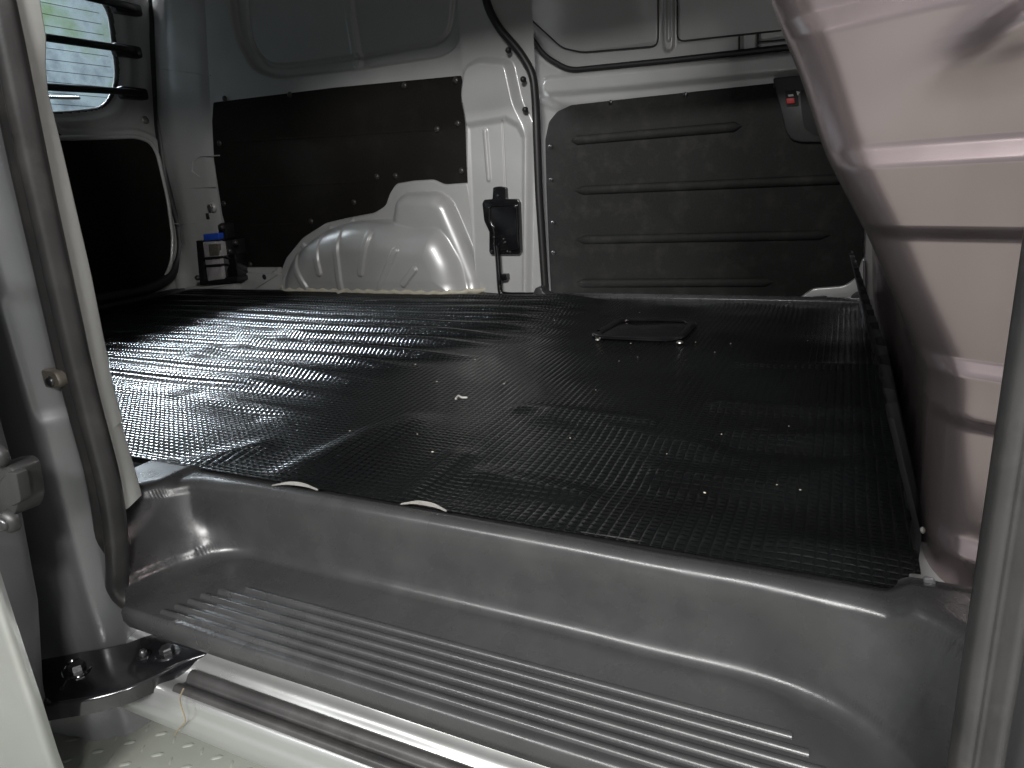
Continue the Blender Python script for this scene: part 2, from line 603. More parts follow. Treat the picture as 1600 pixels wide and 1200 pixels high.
for k, (a, b) in enumerate([(-1.0038, 0.3743), (-1.0112, 0.2087), (-0.8769, 0.3118), (-0.9184, 0.1129), (-0.8812, 0.1145), (-0.8953, 0.0654), (-1.0055, 0.1968), (-1.0016, 0.1889)]):
    disc('bolt_hole', (a, 1.9125, b), (0, -1, 0), 0.0045 if k < 6 and k not in (3, 5) else (0.0065 if k < 6 else 0.0025), 0.003, 'cavity', van)

# --- door seal on the far pillar and the far door's sill strip
pts = rounded([(a, 1.915, b) for a, b in [(-0.965, 1.0471), (-0.9571, 0.906), (-0.944, 0.8206), (-0.912, 0.7622), (-0.8523, 0.6969), (-0.8146, 0.6344), (-0.811, 0.5584), (-0.8146, 0.312), (-0.8086, -0.0092)]], 0.03, closed=False)
auto(obj('far_door_seal', sweep(pts, circ(0.0115, 10, ry=0.014), up=(0, 1, 0)), 'rubber_dark', van), 60)
pts = [(a, 1.885, b + 0.004) for a, b in [(-0.8189, 0.004), (-0.7602, -0.001), (-0.5044, -0.0007), (-0.241, -0.0015), (-0.0211, -0.0026), (0.0694, -0.0041)]]
auto(obj('far_sill_strip', sweep(pts, rounded([(-0.018, -0.02), (0.02, -0.02), (0.02, 0.010), (-0.018, 0.012)], 0.006)), 'plastic', van), 40)
c = [(-0.8039, 0.0068)][0]
pl = [(c[0] + a, c[1] + b) for a, b in ((-0.03, -0.015), (0.045, -0.015), (0.03, 0.008), (0.012, 0.016), (0.008, 0.03), (-0.012, 0.032), (-0.022, 0.012))]
plate('sill_end_cap', rounded(pl, 0.008), 'y', 1.855, 1.90, 'plastic', van, 0.004)

# --- wheel arch
X, Z = mesh2(-2.03, -0.985, 420, -0.02, 0.40, 200)
flange = rounded([(-1.9358, -0.0333), (-1.9114, 0.0643), (-1.8624, 0.1306), (-1.7679, 0.2029), (-1.6528, 0.2512), (-1.543, 0.2671), (-1.4384, 0.2781), (-1.3906, 0.2991), (-1.3668, 0.3391), (-1.3373, 0.368), (-1.2667, 0.374), (-1.1892, 0.3735), (-1.1485, 0.3556), (-1.0582, 0.3564), (-1.0483, 0.2653), (-1.0319, 0.1662), (-0.996, 0.0446), (-1.0018, -0.0278)], 0.012)
hump = rounded([(-1.3724, 0.1348), (-1.3486, 0.2488), (-1.3273, 0.3108), (-1.2892, 0.3349), (-1.1645, 0.3307), (-1.1212, 0.2998), (-1.0695, 0.1712), (-1.0276, 0.0508), (-1.0176, -0.0207), (-1.3955, -0.0279)], 0.02)
bulge = rounded([(-1.8605, -0.0402), (-1.8341, 0.0686), (-1.7871, 0.1328), (-1.6979, 0.194), (-1.5935, 0.2349), (-1.4842, 0.2527), (-1.3418, 0.2501), (-1.2458, 0.225), (-1.1588, 0.2304), (-1.1201, 0.1979), (-1.0776, 0.114), (-1.052, -0.0073), (-1.0473, -0.0319)], 0.03)
Y = np.full(X.shape, 1.962)
Y -= 0.026 * ss(0.004, -0.010, sdf(X, Z, flange))
dome = lambda d, r: np.sqrt(np.clip(1 - (1 - np.clip(-d / r, 0, 1)) ** 2, 0, 1))
p2 = 0.105 * dome(sdf(X, Z, bulge), 0.10)
p3 = 0.050 * dome(sdf(X, Z, hump), 0.045)
k_ = 0.02
mxp = np.maximum(p2, p3)
hk = np.maximum(k_ - np.abs(p2 - p3), 0) / k_
Y -= mxp + hk * hk * k_ * 0.25 - 0.25 * k_ * ss(0.0, 0.01, np.maximum(p2, p3)) * 0
Y += 0.005 * (np.maximum(p2, p3) <= 0)
Y -= 0.012 * ss(0.05, -0.02, Z) 
beads = [[(-1.7618, 0.1685), (-1.6879, 0.0347)], [(-1.6294, 0.2229), (-1.6151, 0.0846)], [(-1.5311, 0.2458), (-1.5328, 0.0248)], [(-1.3978, 0.2169), (-1.4389, 0.0844)],
         [(-1.2916, 0.157), (-1.3697, 0.035)], [(-1.2251, 0.0945), (-1.2731, 0.0485)], [(-1.826, 0.0779), (-1.8154, 0.0268)]]
for q in beads:
    Y -= 0.0080 * ss(0.0125, 0.0080, dline(X, Z, q))
Y += 0.0006 * vnoise(X, Z, 14, 8)
keep = Y
grid('wheel_arch', X, Y, Z, 'paint_in', van)
# seam sealer round its foot, a lumpy bead on the floor
col = keep[18, :]
xs = X[0]
pp = []
for k in range(6, 415, 6):
    pp.append((xs[k], col[k] - 0.004, 0.018 + 0.004 * math.sin(k * 0.31) + random.uniform(-1, 1) * 0.0015))
sec = [(a * 1.0, b * 1.0) for a, b in circ(0.006, 8, ry=0.012)]
auto(obj('seam_sealer', sweep(pp, sec), 'sealer', van), 60)

# --- sill channel behind the jack
pl = [(-2.1027, 0.0925), (-1.8928, 0.0916), (-1.9198, -0.0348), (-2.1348, -0.0385)]
plate('floor_channel', rounded(pl, 0.004), 'y', 1.925, 1.96, 'paint_in', van, 0.004)
pl = [(-2.0912, 0.0748), (-1.8832, 0.0699), (-1.9049, -0.0318), (-2.1182, -0.0355)]
plate('channel_lip', rounded(pl, 0.004), 'y', 1.912, 1.93, 'paint_in', van, 0.004)
disc('bolt_hole', (*[[(-1.9564, 0.0582)][0][0]], 1.9135, [(-1.9564, 0.0582)][0][1]), (0, -1, 0), 0.011, 0.003, 'cavity', van)

# --- rear pillar: curves from the side wall to the tailgate opening
zz = np.linspace(-0.02, 1.21, 160)
ez = np.array([-0.05, 0.06, 0.184, 0.306, 0.493, 0.691, 1.02, 1.25])
board_x = np.interp(zz, ez, [-2.150, -2.150, -2.158, -2.163, -2.146, -2.110, -2.05, -2.02])
ridge_x = np.interp(zz, ez, [-2.39, -2.385, -2.37, -2.355, -2.345, -2.31, -2.23, -2.18])
edge_y = np.interp(zz, ez, [1.89, 1.895, 1.955, 1.962, 1.95, 1.965, 2.03, 2.05])
us = np.linspace(0, 1, 40)
Xr, Yr, Zr = [], [], []
for k, z in enumerate(zz):
    p0 = np.array((board_x[k] + 0.015, 1.958))
    p1 = np.array((board_x[k] - 0.03, 1.940))
    p2 = np.array((ridge_x[k], 1.935))
    p3 = np.array((-2.425, edge_y[k] + 0.005))
    p4 = np.array((-2.46, edge_y[k] + 0.02))
    poly = rounded([p0, p1, p2, p3, p4], 0.03, 5, closed=False)
    Q = np.array(poly)
    seg = np.r_[0, np.cumsum(np.linalg.norm(np.diff(Q, axis=0), axis=1))]
    seg /= seg[-1]
    Xr.append(np.interp(us, seg, Q[:, 0]))
    Yr.append(np.interp(us, seg, Q[:, 1]))
    Zr.append(np.full(us.shape, z))
Xr, Yr, Zr = map(np.array, (Xr, Yr, Zr))
def pit(cx, cz, r, dep):
    global Yr
    Yr = Yr + dep * ss(r, r * 0.6, np.hypot(Xr - cx, (Zr - cz)))
grid('rear_pillar', Xr, Yr, Zr, 'paint_in', van, flip=True)
for (a, b) in [(-2.1863, 0.3222)]:
    disc('pillar_bolt', (a, 1.938, b), (0, -1, 0), 0.019, 0.012, 'paint_in', van, hexa=False)
    disc('bolt_head', (a, 1.927, b), (0, -1, 0), 0.013, 0.008, 'steel', van, hexa=True)
for (a, b) in [(-2.2227, 0.2899)]:
    plate('slot', rounded([(a - 0.006, b - 0.012), (a + 0.006, b - 0.012), (a + 0.006, b + 0.012), (a - 0.006, b + 0.012)], 0.005), 'y', 1.9335, 1.945, 'cavity', van)
pts = [(-2.1033, 0.5056), (-2.2028, 0.5103), (-2.2484, 0.495), (-2.2621, 0.4586), (-2.2269, 0.4354)]
tube('pressed_line', [(a, 1.9375, b) for a, b in pts], 0.0022, 'paint_in', van, 6)
for row in ([(-2.2897, 0.3986), (-2.152, 0.3961)], [(-2.3172, 0.8251), (-2.0776, 0.7758)], [(-2.4226, 0.267), (-2.2946, 0.268)]):
    tube('pressed_line', [(a, 1.9375, b) for a, b in row], 0.0018, 'paint_in', van, 6)
# tailgate aperture seal
tp = [(2.1057, 1.3631), (2.0567, 1.0952), (2.0176, 0.8665), (1.9776, 0.6321), (1.96, 0.4153), (1.9779, 0.264), (1.9645, 0.1571), (1.9235, 0.0895), (1.8491, 0.0437), (1.7443, 0.0253), (1.538, 0.0278), (1.359, 0.0342)]
pts = rounded([(-2.44, a, b) for a, b in tp], 0.04, closed=False)
auto(obj('tailgate_seal', sweep(pts, circ(0.022, 10, ry=0.018), up=(1, 0, 0)), 'rubber_dark', van), 60)
box('rear_sill', (-2.50, 0.56, -0.06), (-2.40, 2.0, 0.012), 'rubber_dark', van, 0.01)

# --- near rear jamb (behind the open door): lofted along z
zz = np.linspace(-0.32, 1.02, 200)
sec = [(-0.738, 0.436), (-0.736, 0.430), (-0.738, 0.418), (-0.745, 0.400), (-0.754, 0.386), (-0.780, 0.376), (-0.81, 0.370), (-0.85, 0.364), (-0.95, 0.358), (-1.6, 0.365)]
S = np.array(rounded(sec, 0.012, 4, closed=False))
Xj = np.tile(S[:, 0], (len(zz), 1))
Yj = np.tile(S[:, 1], (len(zz), 1))
Zj = np.tile(zz[:, None], (1, len(S)))
lowb = ss(0.0, -0.18, Zj)
Xj += 0.012 * lowb * ss(-0.72, -0.76, Xj) + 0.004 * np.sin(Zj * 5)
# pressed pocket round the striker, step lower down
pk = ss(0.075, 0.055, np.abs(Zj - 0.205)) * ss(-0.755, -0.745, Xj) * ss(-0.728, -0.734, Xj)
Xj -= 0.005 * pk
Yj -= 0.010 * ss(-0.03, -0.045, Zj) * ss(-0.755, -0.775, Xj)
grid('rear_jamb', Xj, Yj, Zj, 'edge_and_shaded_jamb', van)  # jamb is silver too; its dark reflection is put into this colour

# pale inner pillar strip, two lengths with a joint
def strip(name, z0, z1, off):
    za = np.linspace(z0, z1, 40)
    e = np.interp(za, [0.02, 0.15, 0.279, 0.41, 0.476, 0.515, 0.567, 1.05], [-0.761, -0.769, -0.760, -0.758, -0.759, -0.741, -0.735, -0.735]) + off + 0.016
    A = np.stack([e * 0 - 0.726, e * 0 - 0.729, e + 0.004, e, e - 0.012, e - 0.10], 1)
    B = np.tile(np.array([0.430, 0.446, 0.4745, 0.478, 0.484, 0.535]), (len(za), 1))
    grid(name, A, B, np.tile(za[:, None], (1, A.shape[1])), 'strip_paint', van)
strip('inner_pillar_strip', 0.108, 1.04, 0.0)
strip('inner_pillar_strip', 0.012, 0.1095, -0.004)

# --- door sill below the step tray
prof = [(0.440, -0.120), (0.428, -0.132), (0.4255, -0.140), (0.420, -0.1435), (0.413, -0.1455), (0.408, -0.152), (0.400, -0.156), (0.392, -0.157), (0.380, -0.153), (0.374, -0.152),
        (0.370, -0.156), (0.3685, -0.168), (0.366, -0.173), (0.3645, -0.186), (0.3665, -0.199), (0.372, -0.203), (0.385, -0.205), (0.42, -0.22), (0.45, -0.27)]
S = np.array(rounded(prof, 0.004, 3, closed=False))
xs = np.linspace(-0.80, 0.40, 240)
Xs, A = np.meshgrid(xs, S[:, 0])
_, B = np.meshgrid(xs, S[:, 1])
A = A + 0.0008 * vnoise(Xs, B * 8, 9, 4)
grid('door_sill', Xs, A, B, 'paint', van, flip=True)

# --- door aperture seal: down the rear jamb, along the sill, up the front pillar
def finer(pts, step=0.02):
    out = []
    for p, q in zip(pts, pts[1:]):
        n = max(1, int((Vector(q) - Vector(p)).length / step))
        for k in range(n):
            out.append(tuple(np.array(p) + (np.array(q) - np.array(p)) * k / n))
    return out + [pts[-1]]


lobe = rounded([(-0.019, -0.009), (-0.009, -0.015), (0.001, -0.003), (0.009, -0.013), (0.017, -0.007), (0.017, 0.007), (0.009, 0.013), (0.001, 0.003), (-0.009, 0.015), (-0.019, 0.009)], 0.004, 3)
path = [(-0.703, 0.42, 1.05)] + [(a, 0.42, b) for a, b in [(-0.6933, 0.5321), (-0.7056, 0.3914), (-0.7107, 0.2937), (-0.7175, 0.1722), (-0.7153, 0.0689), (-0.7208, 0.0234), (-0.7343, -0.0365), (-0.7556, -0.0866)]] + [(-0.718, 0.436, -0.125), (-0.705, 0.458, -0.17)]
auto(obj('door_seal', sweep(finer(rounded(path, 0.04, 6, closed=False)), [(a * 1.12, b * 1.1) for a, b in lobe], up=(0.3, 1, 0)), 'rubber', van), 75)
flat = [(a * 0.76, b * 0.9) for a, b in rounded([(-0.021, -0.006), (-0.021, 0.003), (-0.013, 0.0075), (-0.005, 0.0045), (-0.001, -0.002), (0.004, -0.001), (0.010, 0.004), (0.018, 0.005), (0.022, 0.000), (0.022, -0.006)], 0.004, 3)]
path = [(-0.615, 0.3905, -0.152), (-0.40, 0.3905, -0.152), (0.0, 0.3905, -0.152), (0.30, 0.3905, -0.152)]
auto(obj('sill_seal', sweep(finer(path), flat, up=(0, 0, 1)), 'rubber', van), 75)
path = [(0.101, 0.400, -0.15), (0.099, 0.402, -0.06), (0.098, 0.404, 0.10), (0.096, 0.405, 0.40), (0.094, 0.41, 1.05)]
path = [(x - 0.004, y, z) for x, y, z in path]
auto(obj('door_seal', sweep(finer(path), [(a * 0.72, b * 0.8) for a, b in lobe], up=(-0.3, 1, 0)), 'rubber', van), 75)

# --- striker on the rear jamb
st = plate('striker', rounded([(-0.761, 0.1919), (-0.7253, 0.1907), (-0.7199, 0.178), (-0.7274, 0.1705), (-0.7557, 0.1711), (-0.7662, 0.1803)], 0.005), 'y', 0.402, 0.43, 'dirty_steel', van, 0.003)
for (a, b) in [(-0.7593, 0.1808), (-0.7346, 0.179)]:
    disc('striker_screw', (a, 0.403, b), (0.1, -1, 0), 0.0062, 0.005, 'bolt_dark', st)

# --- near front pillar right of the seal
zz = np.linspace(-0.30, 1.02, 160)
sec = [(0.115, 0.46), (0.116, 0.435), (0.118, 0.412), (0.120, 0.398), (0.128, 0.388), (0.140, 0.380), (0.170, 0.372), (0.215, 0.368), (0.225, 0.360), (0.24, 0.355), (0.60, 0.350)]
S = np.array(rounded(sec, 0.008, 4, closed=False))
Xj = np.tile(S[:, 0], (len(zz), 1))
Yj = np.tile(S[:, 1], (len(zz), 1))
Zj = np.tile(zz[:, None], (1, len(S)))
Yj -= 0.010 * ss(0.12, 0.04, Zj) * ss(0.135, 0.16, Xj)
grid('front_jamb', Xj, Yj, Zj, 'paint', van, flip=True)

# ------------------------------------------------------------------ step tray
tray = thing('step_tray', 'grey grained plastic step tray with ribbed tread along the open doorway', 'step tray', (-0.33, 0.46, -0.15))
ZT = -0.088
foot = rounded([(-0.712, 0.30), (-0.700, 0.47), (-0.668, 0.531), (-0.02, 0.527), (0.072, 0.466), (0.085, 0.30)], [0, 0.04, 0.06, 0.07, 0.09, 0], 10)
top = rounded([(-0.835, 0.30), (-0.815, 0.47), (-0.752, 0.559), (0.075, 0.557), (0.150, 0.478), (0.155, 0.30)], [0, 0.03, 0.05, 0.06, 0.05, 0], 10)
xs = np.linspace(-0.84, 0.16, 460)
ys = np.r_[np.linspace(0.4015, 0.50, 60), np.linspace(0.5012, 0.586, 100)]
X, Y = np.meshgrid(xs, ys)
X = np.maximum(X, np.interp(Y, [0.385, 0.406, 0.493, 0.536, 0.6], [-0.690, -0.714, -0.818, -0.84, -0.84]))
df = np.maximum(sdf(X, Y, foot), 0)
dt = np.maximum(-sdf(X, Y, top), 0)
t = df / (df + dt + 1e-9)
t = np.where((df <= 0), 0, np.where(dt <= 0, 1, t))
G = df + dt
fa, fb = np.interp(G, [0.03, 0.08], [0.44, 0.26]), np.interp(G, [0.03, 0.08], [0.58, 0.80])
hf, ht = 0.17, 0.15
arc = lambda u: 1 - np.sqrt(np.clip(1 - np.clip(u, 0, 1) ** 2, 0, 1))
h = np.where(t < fa, hf * arc(t / fa), np.where(t > fb, 1 - ht * arc((1 - t) / (1 - fb)), hf + (1 - ht - hf) * (t - fa) / (fb - fa)))
Z = ZT + (0.004 - ZT) * h
Z += 0.012 * ss(0.02, 0.16, Y - 0.40) * 0 + 0.006 * ss(-0.755, -0.770, X) * ss(0.0, 1.0, h) 
Z -= 0.007 * ss(0.560, 0.584, Y)
Z += 0.012 * ss(0.052, 0.075, X) * ss(0.60, 0.95, h)
Z += 0.0008 * vnoise(X, Y, 10, 2)
lipX = [X[0].copy()] * 4
lip = [(0.3985, -0.0012), (0.3962, -0.005), (0.3962, -0.016), (0.401, -0.027)]
X = np.vstack([np.array(lipX)[::-1], X])
Y = np.vstack([np.array([np.full(xs.shape, a) for a, _ in lip])[::-1], Y])
Z = np.vstack([np.array([Z[0] * 0 + ZT + b + (Z[0] - ZT) for _, b in lip])[::-1], Z])
grid('tray', X, Y, Z, 'plastic', tray)
left_end = [-0.597, -0.626, -0.639, -0.644, -0.650, -0.657, -0.660]
for k, (y, xl) in enumerate(zip((0.477, 0.4635, 0.450, 0.4365, 0.4235, 0.411), left_end)):
    xr = -0.007 + 0.013 * k
    n = 60
    pts = []
    for i in range(n + 1):
        x = xl + (xr - xl) * i / n
        pts.append((x, y, ZT - 0.0012))
    sec = [(-0.0046, -0.001), (-0.0034, 0.0026), (-0.0014, 0.0046), (0.0014, 0.0046), (0.0034, 0.0026), (0.0046, -0.001)]
    auto(obj('tread_rib', sweep(pts, sec), 'plastic', tray), 70)

# ------------------------------------------------------------------ rubber floor mat
X, Y = mesh2(-2.42, 0.095, 620, 0.572, 1.90, 360)
right = np.interp(Y, [0.57, 0.60, 0.9, 1.3, 1.9], [0.072, 0.083, 0.083, 0.072, 0.055])
X = np.where(X > right, right, X)
Y = np.where((X > -0.80) & (Y > 1.866), 1.866, Y)
Z = np.zeros(X.shape)
zone = ss(-0.62, -0.92, X + 0.12 * vnoise(X, Y, 3, 11) + (Y - 1.2) * -0.12) * ss(0.74, 0.86, Y + 0.05 * vnoise(X, Y, 2, 12)) * ss(-2.40, -2.25, X)
ph = (Y - 0.804 + 0.006 * vnoise(X, Y, 2.0, 13)) / 0.0935
Z += 0.016 * zone * (0.5 + 0.5 * np.cos(2 * np.pi * ph)) ** 1.8
Z += 0.0045 * vnoise(X * 0.55, Y * 1.6, 3.4, 21) + 0.003 * vnoise(X * 0.8, Y * 1.5, 7.5, 22) * (0.4 + 0.6 * ss(-1.2, -0.7, X))
# wrinkles: diagonal near the tray, long soft ones toward the bulkhead
def wrinkle(pts, w, a):
    global Z
    Z += a * np.exp(-(dline(X, Y, pts) / w) ** 2)
for q, w, a in (([(-0.4394, 0.5977), (-0.4374, 0.718)], 0.022, 0.005), ([(-0.6336, 0.6033), (-0.6132, 0.7261), (-0.5847, 0.8174)], 0.030, 0.006), ([(-0.8179, 0.5349), (-0.7482, 0.6607)], 0.025, 0.007),
                ([(-1.0747, 0.8242), (-0.8612, 0.7726)], 0.04, -0.004), ([(-1.3432, 1.0511), (-1.2289, 1.2661)], 0.04, 0.005), ([(-0.3761, 0.6739), (-0.2524, 0.6584)], 0.022, 0.006),
                ([(-0.3776, 0.8894), (-0.1395, 0.83)], 0.03, 0.006), ([(-0.1683, 0.7392), (-0.0533, 0.7398), (0.0649, 0.8405)], 0.028, 0.007), ([(-0.1408, 0.9981), (0.08, 1.0152)], 0.02, 0.008),
                ([(-0.1427, 1.2332), (0.0533, 1.256)], 0.02, 0.006), ([(-0.434, 0.92), (-0.2332, 0.9012)], 0.02, 0.006), ([(-0.0438, 0.8925), (0.039, 0.9167)], 0.02, 0.005),
                ([(-0.1028, 0.8522), (0.0099, 0.8598)], 0.03, -0.008), ([(-0.0135, 0.6165), (0.0658, 0.6211)], 0.03, 0.006)):
    wrinkle(q, w, a)
hx, hy = -0.385, 1.49
hd = np.maximum(np.abs(X - hx) - 0.105, np.abs(Y - hy) - 0.105)
Z = Z * ss(0.0, 0.05, hd)
Z = Z * ss(0.570, 0.60, Y) + 0.004
Z += 0.006 * ss(1.78, 1.90, Y) * ss(-0.85, -1.05, X)
mo = grid('rubber_mat', X, Y, Z, 'mat')
tag(mo, 'wrinkled black rubber mat with small embossed cells covering the load floor', 'mat')
# curled white selvedge where the mat meets the tray
for q in ([(-0.6129, 0.5545), (-0.5984, 0.5668), (-0.572, 0.5695), (-0.547, 0.5627)], [(-0.428, 0.5634), (-0.4137, 0.5731), (-0.3883, 0.5732), (-0.3687, 0.5654)]):
    bm = bmesh.new()
    pts = rounded(q, 0.02, 4, closed=False)
    a = [bm.verts.new((x, y + 0.001, 0.0085 + 0.002 * math.sin(math.pi * i / (len(pts) - 1)))) for i, (x, y) in enumerate(pts)]
    b = [bm.verts.new((x, y - 0.0022 * math.sin(math.pi * i / (len(pts) - 1)) - 0.001, 0.0075)) for i, (x, y) in enumerate(pts)]
    for i in range(len(pts) - 1):
        bm.faces.new((a[i], a[i + 1], b[i + 1], b[i]))
    bmesh.ops.solidify(bm, geom=bm.faces[:], thickness=0.0015)
    obj('curled_edge', bm, 'backing', mo)
# grit
bm = bmesh.new()
for k in range(42):
    x, y = random.uniform(-1.3, 0.03), random.uniform(0.62, 1.7)
    r = random.uniform(0.0006, 0.0014)
    mtx = Matrix.Translation((x, y, 0.0085 + r)) @ Matrix.Rotation(random.random() * 3, 4, 'Z') @ Matrix.Diagonal((1.6, 1, 0.7, 1))
    bmesh.ops.create_icosphere(bm, subdivisions=1, radius=r, matrix=mtx)
gr = obj('floor_grit', bm, 'crumb')
tag(gr, 'pale specks of grit scattered over the black rubber mat', 'grit', kind='stuff')
pts = [(x, y, 0.011) for x, y in [(-0.5547, 0.9112), (-0.5591, 0.9276), (-0.5475, 0.92), (-0.539, 0.9222)]]
sv = tube('wood_shaving', pts, 0.0016, 'backing', None, 6)
tag(sv, 'tiny curled pale shaving lying on the black rubber mat', 'shaving')

# ------------------------------------------------------------------ floor hatch with glossy raised rim
hat = thing('floor_hatch', 'glossy black rectangular floor hatch rim let into the rubber mat', 'floor hatch', (hx, hy, 0.004))
rim = rounded([(hx - 0.100, hy - 0.098), (hx + 0.092, hy - 0.098), (hx + 0.092, hy + 0.100), (hx - 0.085, hy + 0.100)], 0.05, 6)
pts = [(a, b, 0.007) for a, b in rim] + [(rim[0][0], rim[0][1], 0.007), (rim[1][0], rim[1][1], 0.007)]
auto(obj('rim', sweep(pts, circ(0.011, 10, ry=0.005), caps=False), 'gloss_black', hat), 60)
plate('cover', rounded([(hx - 0.092, hy - 0.090), (hx + 0.084, hy - 0.090), (hx + 0.084, hy + 0.092), (hx - 0.078, hy + 0.092)], 0.03), 'z', 0.0062, 0.002, 'gloss_black', hat, 0.001)
c = [(-0.2803, 1.353)][0]
disc('rivet', (c[0], c[1], 0.012), (0, 0, 1), 0.007, 0.004, 'steel', hat)
c = [(-0.4559, 1.3555)][0]
disc('rivet', (c[0], c[1], 0.010), (0, 0, 1), 0.005, 0.003, 'steel', hat)

# ------------------------------------------------------------------ quarter trim board
tb = thing('trim_board', 'dark flat hardboard panel clipped to the wall above the wheel arch', 'trim board', (-1.6, WY, 0.05))
out = [(-2.0958, 0.6888), (-1.5463, 0.6791), (-1.0629, 0.6607), (-1.0592, 0.5121), (-1.0581, 0.3519), (-1.038, 0.3219), (-1.0589, 0.0822), (-2.1192, 0.0856), (-2.135, 0.1601), (-2.1523, 0.294), (-2.1445, 0.4925), (-2.1192, 0.6254)]
plate('board', rounded(out, 0.006, 3), 'y', 1.944, 1.952, 'felt', tb, 0.002)
for row in ([(-2.0434, 0.5482), (-1.4648, 0.5271), (-1.145, 0.5157)], [(-2.0339, 0.3896), (-1.7124, 0.3793), (-1.4093, 0.3754)], [(-2.0186, 0.2492), (-1.768, 0.2463)]):
    pts = [(a, 1.9445, b) for a, b in rounded(row, 0.1, 4, closed=False)]
    auto(obj('pressed_rib', sweep(pts, [(-0.006, -0.001), (-0.003, 0.0012), (0.003, 0.0012), (0.006, -0.001)], up=(0, -1, 0)), 'felt', tb), 60)
for (a, b) in [(-2.035, 0.6955), (-1.7312, 0.6767), (-1.2657, 0.6542), (-1.0813, 0.6484), (-1.0865, 0.5274), (-1.1612, 0.5171), (-1.0863, 0.3881), (-1.3354, 0.3874), (-1.518, 0.3117), (-1.7188, 0.2537), (-2.0989, 0.5481), (-2.1309, 0.3337), (-2.1103, 0.1867), (-2.0497, 0.1028), (-1.4098, 0.3897)]:
    disc('clip', (a, 1.9435, b), (0, -1, 0), 0.010, 0.006, 'clip', tb)

# ------------------------------------------------------------------ black bracket with hose on the centre pillar
br = thing('pillar_bracket', 'glossy black metal bracket plate with hose bolted to the silver pillar', 'bracket', (-0.95, 1.90, 0.02))
BY = 1.893
out = [(-0.9551, 0.3329), (-0.9355, 0.3355), (-0.9124, 0.3306), (-0.9126, 0.2974), (-0.8767, 0.2957), (-0.871, 0.2863), (-0.8741, 0.1392), (-0.8811, 0.1316), (-0.9776, 0.1327), (-0.9837, 0.1407), (-0.9786, 0.203), (-0.9937, 0.2363), (-0.996, 0.2879), (-0.9884, 0.2989), (-0.9599, 0.2995)]
plate('plate', rounded(out, 0.004, 3), 'y', BY, 1.915, 'gloss_black', br, 0.003)
out = [(-0.9694, 0.2796), (-0.8792, 0.2795), (-0.8816, 0.1477), (-0.9622, 0.1489), (-0.9595, 0.2108), (-0.9731, 0.2341)]
tube('pressed_frame', [(a, BY - 0.001, b) for a, b in rounded(out, 0.01, 4)] + [(out[0][0], BY - 0.001, out[0][1] - 0.01)], 0.0035, 'gloss_black', br, 8, up=(0, 1, 0))
for (a, b) in [(-0.9389, 0.3082), (-0.8838, 0.2742), (-0.9615, 0.1858), (-0.9291, 0.1793), (-0.9254, 0.1696), (-0.9527, 0.1566), (-0.9187, 0.1425), (-0.9101, 0.1404), (-0.9737, 0.1432)]:
    disc('screw', (a, BY - 0.001, b), (0, -1, 0), 0.0045, 0.005, 'bolt_dark', br, 10)
hp = [(a, 1.884, b) for a, b in [(-0.9509, 0.1607), (-0.9489, 0.1296), (-0.9497, 0.0305), (-0.9466, 0.0124), (-0.9201, 0.0087), (-0.8309, 0.0099)]]
tube('hose', rounded(hp, 0.02, 6, closed=False), 0.009, 'gloss_black', br, 10, up=(0, 1, 0))
out = [(-0.945, 0.0735), (-0.925, 0.0735), (-0.9242, 0.0537), (-0.9444, 0.0516)]
plate('hose_clip', rounded(out, 0.003), 'y', 1.886, 1.915, 'gloss_black', br, 0.002)

# ------------------------------------------------------------------ far sliding door (closed)
fd = thing('sliding_door', 'closed far side sliding door lined with ribbed charcoal board', 'sliding door', (-0.3, 2.02, -0.05))
DY = 2.025
X, Z = mesh2(-0.905, 0.30, 350, -0.08, 1.22, 340)
Y = np.full(X.shape, DY)
wind = rounded([(-0.9523, 1.0516), (-0.9344, 0.8539), (-0.8797, 0.7789), (-0.8138, 0.689), (-0.7402, 0.6427), (-0.4423, 0.6332), (0.0877, 0.6183), (0.4484, 0.6171), (0.3932, 0.9967), (-0.9312, 1.3189)], 0.03)
dw = sdf(X, Z, wind)
Y -= 0.020 * ss(0.0, 0.012, dw) * ss(0.125, 0.085, dw)
bz = [(-0.7977, 0.6081), (-0.5305, 0.5986), (-0.151, 0.5916), (0.2197, 0.5844)]
Y -= 0.012 * ss(0.034, 0.014, dline(X, Z, bz))
in1 = rounded([(-0.9092, 0.948), (-0.8892, 0.8221), (-0.8245, 0.7511), (-0.7537, 0.6966), (-0.7055, 0.6871), (-0.484, 0.6811), (-0.4772, 0.8736)], 0.02)
in2 = rounded([(-0.4338, 0.8661), (-0.4324, 0.6758), (-0.1745, 0.6696), (0.084, 0.6598), (0.0734, 0.7786)], 0.004)
for q in (in1, in2):
    Y -= 0.004 * ss(0.0, -0.004, sdf(X, Z, q))
for q in ([(-0.27, 0.6694), (-0.2689, 0.6362)], [(-0.2263, 0.6694), (-0.2249, 0.6336)], [(-0.2242, 0.6543), (-0.1393, 0.6517)]):
    Y += 0.004 * ss(0.005, 0.002, dline(X, Z, q))
Y -= 0.008 * ss(0.016, 0.010, dline(X, Z, [(-0.4571, 0.8701), (-0.4563, 0.6727)])) - 0.007 * ss(0.006, 0.004, dline(X, Z, [(-0.4586, 0.811), (-0.4564, 0.6884)]))
Y -= 0.0006 * vnoise(X, Z, 7, 31)
grid('frame', X, Y, Z, 'paint_in', fd)
ws = [(-0.9483, 1.0508), (-0.9344, 0.8539), (-0.8797, 0.7789), (-0.8138, 0.689), (-0.7402, 0.6427), (-0.4423, 0.6332), (-0.1589, 0.628), (0.2159, 0.6196)]
auto(obj('window_seal', sweep(rounded([(a, 2.005, b) for a, b in ws], 0.03, closed=False), circ(0.008, 8, ry=0.007), up=(0, 1, 0)), 'rubber_dark', fd), 60)
